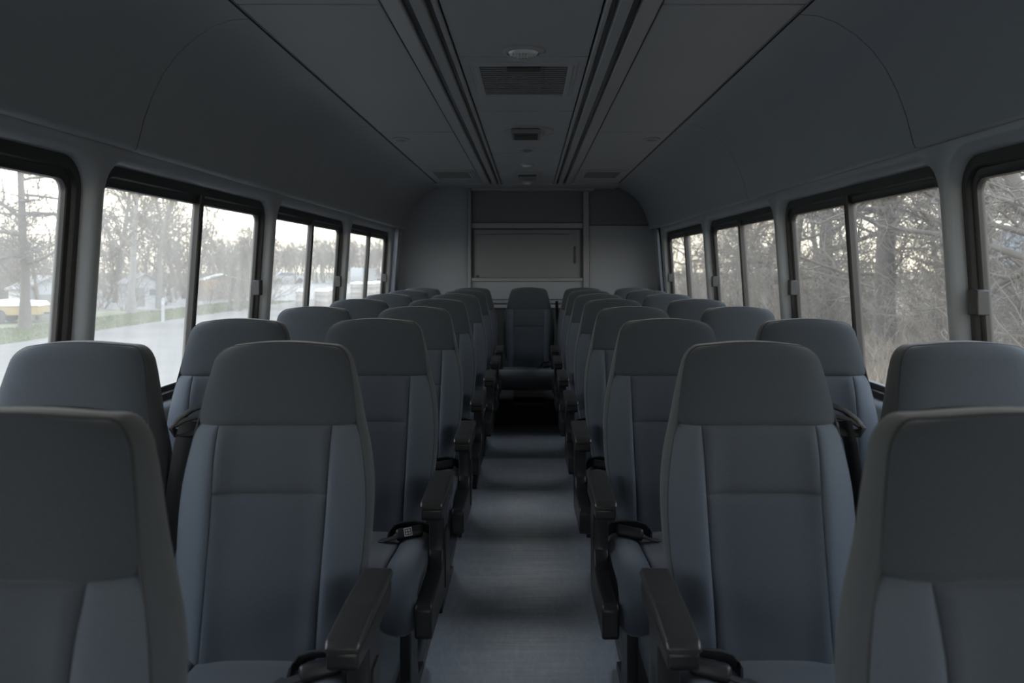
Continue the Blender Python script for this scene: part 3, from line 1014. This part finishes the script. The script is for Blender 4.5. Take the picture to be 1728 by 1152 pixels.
ROWS = [0.90, 1.757, 2.54, 3.32, 4.11, 4.90, 5.66, 6.38]
AISLE_L = [.600, .545, .492, .478, .478, .462, .462, .462]
AISLE_R = [.603, .535, .478, .470, .470, .465, .462, .462]
WIN_L = [None, 1.015, .945, .912, .895, .885, .880, .880]
WIN_R = [None, 1.030, .945, .925, .920, .905, .890, .880]
ORD = ['front', 'second', 'third', 'fourth', 'fifth', 'sixth', 'seventh', 'rearmost']
for i, y in enumerate(ROWS):
    rear = i == 7
    zz = 0.0
    if i == 0:
        la = 'large blurred grey aisle seat cropped at the lower left corner'
        ra = 'large blurred grey aisle seat cropped at the lower right corner'
    else:
        la = 'grey aisle seat with black armrest, %s row, on the road side' % ORD[i]
        ra = 'grey aisle seat with black armrest, %s row, on the thicket side' % ORD[i]
    if i == 2:
        la = 'grey aisle seat with white pictogram on its belt buckle, third row'
    make_seat((-AISLE_L[i], y, zz), la, arm=1, guide=-1 if i == 1 else 0, label_tag=(i == 2), belt=i < 5)
    make_seat((AISLE_R[i], y, zz), ra, arm=-1, guide=1 if i == 1 else 0, belt=i < 5)
    if WIN_L[i]:
        make_seat((-WIN_L[i], y, zz), 'grey window seat, %s row, below the road-side windows' % ORD[i], belt=i < 3)
        make_seat((WIN_R[i], y, zz), 'grey window seat, %s row, below the thicket-side windows' % ORD[i], belt=i < 3)
cs = make_seat((0.012, 6.46, 0.0), 'single grey middle seat at the rear end of the walkway', rear=True, belt=True)
mb = MB()
mb.tube([(.235, .06, .98), (.240, .04, .86), (.255, .0, .72), (.262, -.05, .60), (.25, -.10, .50)], .01, 8, flat=(.045, .004))
mb.build('shoulder_belt', M['webbing'], cs)

# ------------------------------------------------------------------ outside
GZ = -0.80
rngs = random.Random(7)

def frac(px, D):
    return 0.025 + (px - 895.0) * D / 1300.0

tag(MB().box(-170, -1.7, -60, 260, GZ - .3, GZ).build('ground_verge', M['ground_l'], smooth=False), 'mown grass verge and soil beyond the road', 'ground', kind='structure')
tag(MB().box(-13.9, -1.6, -60, 260, GZ - .1, GZ + .02).build('road', M['road'], smooth=False), 'pale wide road beside the bus', 'road', kind='structure')
tag(MB().box(-60, -13.95, 37, 110, GZ - .1, GZ + .012).build('ground_yard', principled('yard_gravel', (0.15, 0.145, 0.133), 0.95, noise_scale=.4, noise_amt=.2), smooth=False), 'pale gravel yard beyond the barrels', 'ground', kind='structure')
tag(MB().box(-1.7, 170, -60, 260, GZ - .3, GZ + .004).build('ground_thicket', M['ground_r'], smooth=False), 'brown leaf-littered ground under the thicket', 'ground', kind='structure')

# bare trees: branching tubes ------------------------------------------------
class Tree:
    def __init__(s, seed):
        s.r = random.Random(seed)
        s.parts = {0: ([], []), 1: ([], [])}
    def tube(s, which, P, Rr, sides):
        V, F = s.parts[which]
        n_ = len(P)
        P = np.asarray(P)
        T = np.gradient(P, axis=0)
        T /= (np.linalg.norm(T, axis=1, keepdims=True) + 1e-9)
        ref = np.array([0.0, 0, 1.0]) if abs(T[0, 2]) < .9 else np.array([1.0, 0, 0])
        A = np.cross(T, ref)
        A /= (np.linalg.norm(A, axis=1, keepdims=True) + 1e-9)
        B = np.cross(T, A)
        an = np.arange(sides) * 2 * math.pi / sides
        ring = (P[:, None, :] + np.asarray(Rr)[:, None, None] * (A[:, None, :] * np.cos(an)[None, :, None] + B[:, None, :] * np.sin(an)[None, :, None]))
        b = sum(len(v) for v in V)
        V.append(ring.reshape(-1, 3))
        for i in range(n_ - 1):
            for k in range(sides):
                k2 = (k + 1) % sides
                F.append((b + i * sides + k, b + i * sides + k2, b + (i + 1) * sides + k2, b + (i + 1) * sides + k))
    def branch(s, p, d, L, r0, lev, cfg):
        r = s.r
        nseg = cfg['nseg'][lev]
        P = [np.array(p, float)]
        D = np.array(d, float)
        for i in range(nseg):
            D = D + np.array([r.gauss(0, 1), r.gauss(0, 1), r.gauss(0, 1)]) * cfg['wob'][lev]
            D[2] += cfg['up'][lev]
            D /= np.linalg.norm(D)
            P.append(P[-1] + D * L / nseg)
        tip = cfg['tip'][lev]
        Rr = [max(cfg['rmin'], r0 * (1 - (1 - tip) * i / nseg)) for i in range(nseg + 1)]
        if lev == 0:
            Rr[0] *= 1.35
        s.tube(0 if lev == 0 else 1, P, Rr, cfg['sides'][lev])
        if lev + 1 >= len(cfg['n']) + 1:
            return
        if lev < len(cfg['n']):
            for c in range(cfg['n'][lev]):
                t = cfg['t0'][lev] + (1 - cfg['t0'][lev]) * (c + r.random()) / cfg['n'][lev]
                f = min(t * nseg, nseg - 1e-3)
                i = int(f)
                q = P[i] + (P[i + 1] - P[i]) * (f - i)
                ax = P[i + 1] - P[i]
                ax /= np.linalg.norm(ax)
                rv = np.array([r.gauss(0, 1), r.gauss(0, 1), r.gauss(0, 1)])
                side = rv - ax * rv.dot(ax)
                side /= (np.linalg.norm(side) + 1e-9)
                a = R(r.uniform(*cfg['ang'][lev]))
                dd = ax * math.cos(a) + side * math.sin(a)
                LL = L * r.uniform(*cfg['len'][lev]) * (1.0 - cfg['short'][lev] * t)
                s.branch(q, dd, LL, max(cfg['rmin'], Rr[i] * r.uniform(.42, .62)), lev + 1, cfg)
    def meshes(s, name, m0, m1):
        out = []
        for w, m, nm in ((0, m0, 'trunk'), (1, m1, 'branches')):
            V, F = s.parts[w]
            if not V:
                out.append(None)
                continue
            me = bpy.data.meshes.new(name + '_' + nm)
            me.from_pydata(np.concatenate(V).tolist(), [], F)
            me.shade_smooth()
            me.materials.append(m)
            out.append(me)
        return out

def tree_cfg(**k):
    c = dict(nseg=[9, 6, 5, 4, 3], wob=[.06, .16, .22, .28, .3], up=[.02, .03, .03, .02, .0], tip=[.25, .25, .3, .5, .6], rmin=.006,
             sides=[8, 5, 4, 3, 3], n=[16, 7, 6, 3], t0=[.22, .25, .2, .2], ang=[(48, 85), (35, 70), (30, 70), (30, 70)], len=[(.36, .55), (.40, .65), (.40, .65), (.45, .7)], short=[.55, .4, .35, .3])
    c.update(k)
    return c

def make_tree_mesh(seed, H, r0, m0, m1, **k):
    t = Tree(seed)
    t.branch((0, 0, 0), (t.r.gauss(0, .04), t.r.gauss(0, .04), 1), H, r0, 0, tree_cfg(**k))
    return t.meshes('tree', m0, m1)

def put_tree(ms, x, y, sc, rz, label, group=None, name='bare_tree'):
    root = tag(empty(name, (x, y, GZ), rz), label, 'tree', group)
    root.scale = (sc, sc, sc)
    if ms[0]: inst('trunk', ms[0], root)
    if ms[1]: inst('branches', ms[1], root)
    return root

# road side
wide = make_tree_mesh(11, 9.0, .165, M['bark'], M['bark'], rmin=.009, n=[20, 8, 6, 2], up=[.0, .015, .02, .02, 0], len=[(.38, .52), (.4, .6), (.4, .65), (.45, .7)], ang=[(62, 92), (35, 70), (30, 70), (30, 70)])
tall = [make_tree_mesh(21 + i, 8.5, .17, M['bark_pale'] if i == 0 else M['bark'], M['twig'], rmin=.010, n=[18, 7, 5, 2], up=[.02, .08, .05, .03, 0], ang=[(35, 65), (30, 60), (30, 60), (30, 70)]) for i in range(3)]
small = [make_tree_mesh(31 + i, 5.5, .09, M['twig'], M['twig'], rmin=.012, n=[18, 6, 5], t0=[.08, .2, .2], up=[.02, .10, .06, .03], len=[(.45, .65), (.42, .62), (.4, .6)], ang=[(30, 60), (30, 60), (30, 60)], sides=[6, 4, 3, 3]) for i in range(3)]
put_tree(wide, frac(42, 25.5), 25.5, 1.0, .4, 'large spreading bare tree with a dark trunk near the yellow trailer')
put_tree(tall[0], frac(222, 34), 34, 1.0, 1.0, 'pale-trunked tall bare tree beside the white shed')
put_tree(tall[1], frac(270, 38), 38, .98, 2.1, 'tall bare tree just behind the white roadside marker post')
put_tree(tall[2], frac(196, 44), 44, 1.0, 0.3, 'tall bare tree farther back behind the white shed')
put_tree(tall[1], frac(312, 50), 50, .92, 4.0, 'bare tree rising above the brush by the window divider')
put_tree(wide, frac(-55, 24), 24, .9, 2.0, 'spreading bare tree at the far left edge', None)
put_tree(small[0], frac(66, 30), 30, .8, 2.0, 'slim leaning young tree in front of the cropped white shed')
for i in range(26):
    D = rngs.uniform(42, 70)
    px_ = 175 + 275 * (i + rngs.random()) / 26
    put_tree(small[i % 3], frac(px_, D), D, rngs.uniform(.75, 1.05) * (1.0 if px_ < 360 else .82), rngs.uniform(0, 6.28), 'twiggy bare young tree in the brush behind the road verge', 'young trees behind the road verge')
for i in range(90):
    D = rngs.uniform(90, 150)
    px_ = 370 + 300 * (i + rngs.random()) / 90
    put_tree(small[i % 3] if i % 2 else tall[i % 3], frac(px_, D), D, rngs.uniform(.80, 1.05) if i % 2 else rngs.uniform(.50, .68), rngs.uniform(0, 6.28), 'distant bare tree in the hazy line beyond the road', 'distant trees beyond the road')
for i in range(30):
    D = rngs.uniform(34, 60)
    px_ = -150 + 280 * (i + rngs.random()) / 30
    put_tree(small[i % 3], frac(px_, D), D, rngs.uniform(.5, .72), rngs.uniform(0, 6.28), 'thin bare young tree in the grove behind the sheds', 'young trees behind the sheds')

# thicket side
th = [make_tree_mesh(51 + i, rngs.uniform(7.5, 9.5), rngs.uniform(.10, .17), M['bark_dark'] if i % 2 else M['bark'], M['twig'] if i % 2 else M['bark'], rmin=.006, n=[20, 8, 6, 3], t0=[.10, .2, .2, .2],
      wob=[.10, .22, .28, .32, .3], up=[.02, .0, -.01, .0, 0], ang=[(45, 90), (35, 80), (30, 80), (30, 80)]) for i in range(5)]
forks = [(8.2, 11.5), (9.4, 15.0), (7.6, 8.6), (9.0, 19.5), (8.6, 24.5), (10.5, 12.5), (11.5, 17.5), (12.0, 22.5), (8.9, 30.0), (10.0, 36.0), (13.5, 14.0), (14.5, 19.0), (11.0, 28.0), (13.0, 33.0), (9.0, 5.5), (11.5, 7.5), (16, 16), (17, 23), (15, 29),
         (18, 12), (20, 19), (19, 27), (16, 36), (12, 43), (22, 24), (24, 32), (20, 38), (9.5, 46), (14, 52), (12, 60), (18, 58), (10, 54), (22, 14), (26, 20), (28, 28), (24, 44), (16, 68), (11, 72), (21, 75)]
for i, (x, y) in enumerate(forks):
    put_tree(th[i % 5], x + rngs.uniform(-.4, .4), y + rngs.uniform(-.6, .6), rngs.uniform(.8, 1.15), rngs.uniform(0, 6.28), 'tangled bare tree in the dense thicket outside', 'bare trees in the thicket')

big = make_tree_mesh(91, 10.5, .26, M['bark_dark'], M['bark_dark'], rmin=.007, n=[16, 7, 6, 3], t0=[.24, .2, .2, .2], wob=[.05, .2, .28, .32, .3], up=[.02, .01, .0, .0, 0], ang=[(40, 80), (35, 80), (30, 80), (30, 80)])
put_tree(big, frac(1492, 18.5), 18.5, 1.0, .6, 'thick dark-trunked tree in the thicket behind the second window')
put_tree(big, frac(1392, 24), 24, .95, 2.6, 'thick dark-trunked tree in the thicket by the second window divider')
put_tree(big, frac(1672, 15), 15, .8, 4.2, 'dark leaning tree in the thicket seen through the nearest window')

def shrub(seed, H, nst, m):
    t = Tree(seed)
    cfg = tree_cfg(nseg=[7, 5, 4, 3], wob=[.16, .24, .3, .3], up=[-.035, -.03, -.02, 0], n=[6, 4, 2], t0=[.15, .15, .15], sides=[4, 3, 3, 3], rmin=.0045, ang=[(25, 60), (30, 70), (30, 70)], len=[(.35, .6), (.4, .65), (.4, .7)], tip=[.3, .4, .5, .6])
    for k in range(nst):
        a = t.r.uniform(0, 6.28)
        tilt = t.r.uniform(.1, .75)
        t.branch((math.cos(a) * .15, math.sin(a) * .15, 0), (math.cos(a) * tilt, math.sin(a) * tilt, 1), H * t.r.uniform(.6, 1.0), .018, 0, cfg)
    V = np.concatenate([np.concatenate(t.parts[0][0]), np.concatenate(t.parts[1][0])])
    n0 = sum(len(v) for v in t.parts[0][0])
    F = np.array(t.parts[0][1] + [tuple(i + n0 for i in f) for f in t.parts[1][1]])
    return V, F
SH = [shrub(71 + i, 3.4, 9, None) for i in range(4)]
def brush(name, spots, mat, label):
    Vs, Fs, b = [], [], 0
    for (x, y, sc, rz, k) in spots:
        V, F = SH[k]
        c, s_ = math.cos(rz), math.sin(rz)
        Q = np.column_stack([(V[:, 0] * c - V[:, 1] * s_) * sc + x, (V[:, 0] * s_ + V[:, 1] * c) * sc + y, V[:, 2] * sc + GZ])
        Vs.append(Q)
        Fs.append(F + b)
        b += len(Q)
    me = bpy.data.meshes.new(name)
    V, F = np.concatenate(Vs), np.concatenate(Fs)
    me.from_pydata(V.tolist(), [], F.tolist())
    me.materials.append(mat)
    o = link(bpy.data.objects.new(name, me))
    return tag(o, label, 'brush', kind='stuff')
spots = []
for i in range(62):
    y = rngs.uniform(3.0, 42)
    x = rngs.uniform(6.9, 14.0)
    spots.append((x, y, rngs.uniform(.6, 1.15), rngs.uniform(0, 6.28), i % 4))
brush('undergrowth', spots, M['twig'], 'dense tangle of bare brown undergrowth outside the thicket-side windows')
spots = []
for i in range(52):
    D = rngs.uniform(35, 62)
    px_ = -60 + 510 * (i + rngs.random()) / 52
    spots.append((frac(px_, D), D, rngs.uniform(.7, 1.05), rngs.uniform(0, 6.28), i % 4))
brush('undergrowth', spots, M['twig'], 'hazy brown brush along the far edge of the road verge')

def blades(name, n_, region, h, mat, label, seed):
    rr = np.random.default_rng(seed)
    x0, x1, y0, y1 = region
    X = rr.uniform(x0, x1, n_)
    Y = rr.uniform(y0, y1, n_)
    H = h * rr.uniform(.4, 1.0, n_)
    a = rr.uniform(0, 6.28, n_)
    w = .012 + .02 * rr.random(n_)
    ln = rr.uniform(.1, .6, n_) * H
    b = rr.uniform(0, 6.28, n_)
    V = np.zeros((n_, 3, 3))
    V[:, 0] = np.column_stack([X - np.cos(a) * w, Y - np.sin(a) * w, np.full(n_, GZ)])
    V[:, 1] = np.column_stack([X + np.cos(a) * w, Y + np.sin(a) * w, np.full(n_, GZ)])
    V[:, 2] = np.column_stack([X + np.cos(b) * ln, Y + np.sin(b) * ln, GZ + H])
    me = bpy.data.meshes.new(name)
    me.from_pydata(V.reshape(-1, 3).tolist(), [], np.arange(n_ * 3).reshape(-1, 3).tolist())
    me.materials.append(mat)
    o = link(bpy.data.objects.new(name, me))
    return tag(o, label, 'grass', kind='stuff')
blades('dry_grass', 90000, (4.0, 13, 5, 36), .55, M['straw'], 'dry straw-coloured grass along the edge of the thicket', 3)
blades('verge_grass', 30000, (-17.5, -13.95, 12, 46), .10, M['grass'], 'short green grass strip between road and sheds', 4)

# sheds, vehicles, barrels -----------------------------------------------------
def shed(x, y, w, d, h, rz, label, wall='white_paint', roof='roof_grey', rise=.45):
    root = tag(empty('garden_shed', (x, y, GZ), rz), label, 'shed')
    mb = MB()
    mb.prism([(-w / 2, 0), (w / 2, 0), (w / 2, h), (0, h + rise), (-w / 2, h)], 'y', -d / 2, d / 2)
    mb.build('walls', M[wall], root, smooth=False)
    for s in (-1, 1):
        MB().prism([(0, h + rise + .01), (s * (w / 2 + .12), h - .06), (s * (w / 2 + .12), h + .0), (0, h + rise + .08)], 'y', -d / 2 - .12, d / 2 + .12).build('roof_slope', M[roof], root, smooth=False)
    dr = MB().box(-.32 * w, -.02 * w, -d / 2 - .02, -d / 2 + .01, .02, h * .82, bev=.006).build('door', M['roof_grey'], root)
    MB().box(-.07 * w, -.05 * w, -d / 2 - .04, -d / 2 - .02, h * .38, h * .44, bev=.004).build('handle', M['tyre'], dr)
    wdw = MB().box(.10 * w, .36 * w, -d / 2 - .02, -d / 2 + .01, h * .45, h * .75, bev=.004).build('window', M['white_paint'], root)
    MB().box(.12 * w, .34 * w, -d / 2 - .025, -d / 2 - .015, h * .48, h * .72).build('pane', M['car_glass'], wdw)
    return root
shed(frac(74, 31), 31, 1.9, 1.8, 1.2, .9, 'white shed behind the spreading tree in the cropped window')
shed(frac(236, 41), 41, 1.6, 1.9, 1.2, .75, 'small white shed with grey roof beside the pale trunk')
shed(frac(372, 50), 50, 2.6, 2.4, 1.2, .5, 'white-roofed low shed in the brush behind the window catch', 'brick_tan', 'barrel_top', .35)
shed(17.5, 25.5, 6.0, 5.0, 2.6, -.6, 'pale house glimpsed through the branches of the thicket', 'silver', 'barrel_top', 1.2)

def car(x, y, rz, label, paint, name='parked_car', van=False):
    root = tag(empty(name, (x, y, GZ + .02), rz), label, 'vehicle')
    if van:
        body = [(-2.1, .35), (2.1, .35), (2.15, .9), (2.0, 1.15), (1.75, 1.85), (-2.05, 1.9), (-2.12, .9)]
        glassp = [(1.92, 1.18), (1.70, 1.72), (.9, 1.74), (.9, 1.18)]
    else:
        body = [(-2.0, .3), (2.0, .3), (2.05, .65), (1.9, .82), (1.0, .92), (.45, 1.38), (-1.0, 1.42), (-1.6, .98), (-2.0, .92), (-2.06, .6)]
        glassp = [(.85, .95), (.38, 1.32), (-.95, 1.35), (-1.4, .98)]
    MB().prism(body, 'y', -.82, .82, bev=.06).build('body', M[paint], root)
    for s in (-1, 1):
        MB().prism(glassp, 'y', min(s * .80, s * .835), max(s * .80, s * .835)).build('side_window', M['car_glass'], root, smooth=False)
        for wx in (-1.3, 1.3):
            mb = MB()
            bm = bmesh.new()
            bmesh.ops.create_cone(bm, cap_ends=True, segments=18, radius1=.32, radius2=.32, depth=.2)
            mb.bm(bm, Matrix.Translation((wx, s * .76, .32)) @ Matrix.Rotation(R(90), 4, 'X'))
            mb.build('wheel', M['tyre'], root)
    return root
tr = tag(empty('trailer', (frac(8, 28.5), 28.5, GZ), .25), 'low yellow trailer with pale cover behind the spreading tree trunk', 'trailer')
MB().box(-1.3, 1.3, -.6, .6, .30, .62, bev=.02).build('side_boards', M['yellow'], tr)
MB().prism([(-1.33, .63), (1.33, .63), (1.2, .78), (0, .86), (-1.2, .78)], 'y', -.63, .63, bev=.02).build('cover', M['barrel_top'], tr)
MB().box(1.3, 2.0, -.04, .04, .32, .38, bev=.01).build('drawbar', M['tyre'], tr)
for sx in (-.62, .62):
    mb = MB()
    bm = bmesh.new()
    bmesh.ops.create_cone(bm, cap_ends=True, segments=18, radius1=.26, radius2=.26, depth=.16)
    mb.bm(bm, Matrix.Translation((0, sx, .26)) @ Matrix.Rotation(R(90), 4, 'X'))
    mb.build('wheel', M['tyre'], tr)
car(frac(486, 96), 96, .5, 'white car far down the road behind the pale barrels', 'white_paint')
car(frac(618, 92), 92, 1.2, 'pale van far down the road in the rearmost window', 'white_paint', van=True)
car(15.8, 21.0, .5, 'silver car glimpsed low behind the thicket', 'silver')

def barrel(x, y, h, r, label):
    root = tag(empty('barrel', (x, y, GZ + .02)), label, 'barrel', 'pale domed barrels by the road')
    MB().lathe([(r * .94, 0), (r, .03), (r, h * .3), (r * 1.03, h * .32), (r * 1.03, h * .34), (r, h * .36), (r, h * .66), (r * 1.03, h * .68), (r * 1.03, h * .70), (r, h * .72), (r, h * .9)], seg=24).build('drum', M['barrel'], root)
    MB().lathe([(r * 1.05, h * .88), (r * 1.06, h * .92), (r * .9, h * .98), (r * .5, h * 1.04), (.01, h * 1.06)], seg=24, cap_end=False).build('lid', M['barrel_top'], root)
    return root
barrel(frac(508, 40), 40, .86, .27, 'pale domed barrel by the road left of the third window divider')
barrel(frac(540, 40.5), 40.5, .86, .27, 'pale domed barrel by the road right of the third window divider')
barrel(frac(547, 39), 39, .90, .24, 'taller pale domed barrel standing between two others')
barrel(frac(556, 41), 41, .90, .24, 'pale domed barrel nearest the third window catch')
for i, (px_, D) in enumerate(((603, 52), (622, 52), (636, 54))):
    barrel(frac(px_, D), D, 1.0, .45, ['wide pale barrel first in the rearmost road-side window', 'wide pale barrel in the middle of the rearmost road-side window', 'wide pale barrel last in the rearmost road-side window'][i])
pst = tag(empty('marker_post', (frac(275, 28.5), 28.5, GZ)), 'slim white roadside marker post in the grass', 'post')
MB().prism([(-.05, 0), (.05, 0), (.05, .86), (0, .93), (-.05, .86)], 'y', -.03, .03, bev=.008).build('shaft', M['white_paint'], pst)
MB().box(-.035, .035, -.035, -.029, .68, .80).build('reflector', M['silver'], pst, smooth=False)
ob = tag(empty('crate', (frac(349, 47), 47, GZ)), 'orange crate leaning in the brush beside the white-roofed shed', 'crate')
MB().box(-.45, .45, -.35, .35, .75, 1.25, bev=.02).build('body', M['orange'], ob)
MB().box(-.50, .50, -.40, .40, 0, .75, bev=.02).build('base', M['brick_tan'], ob)
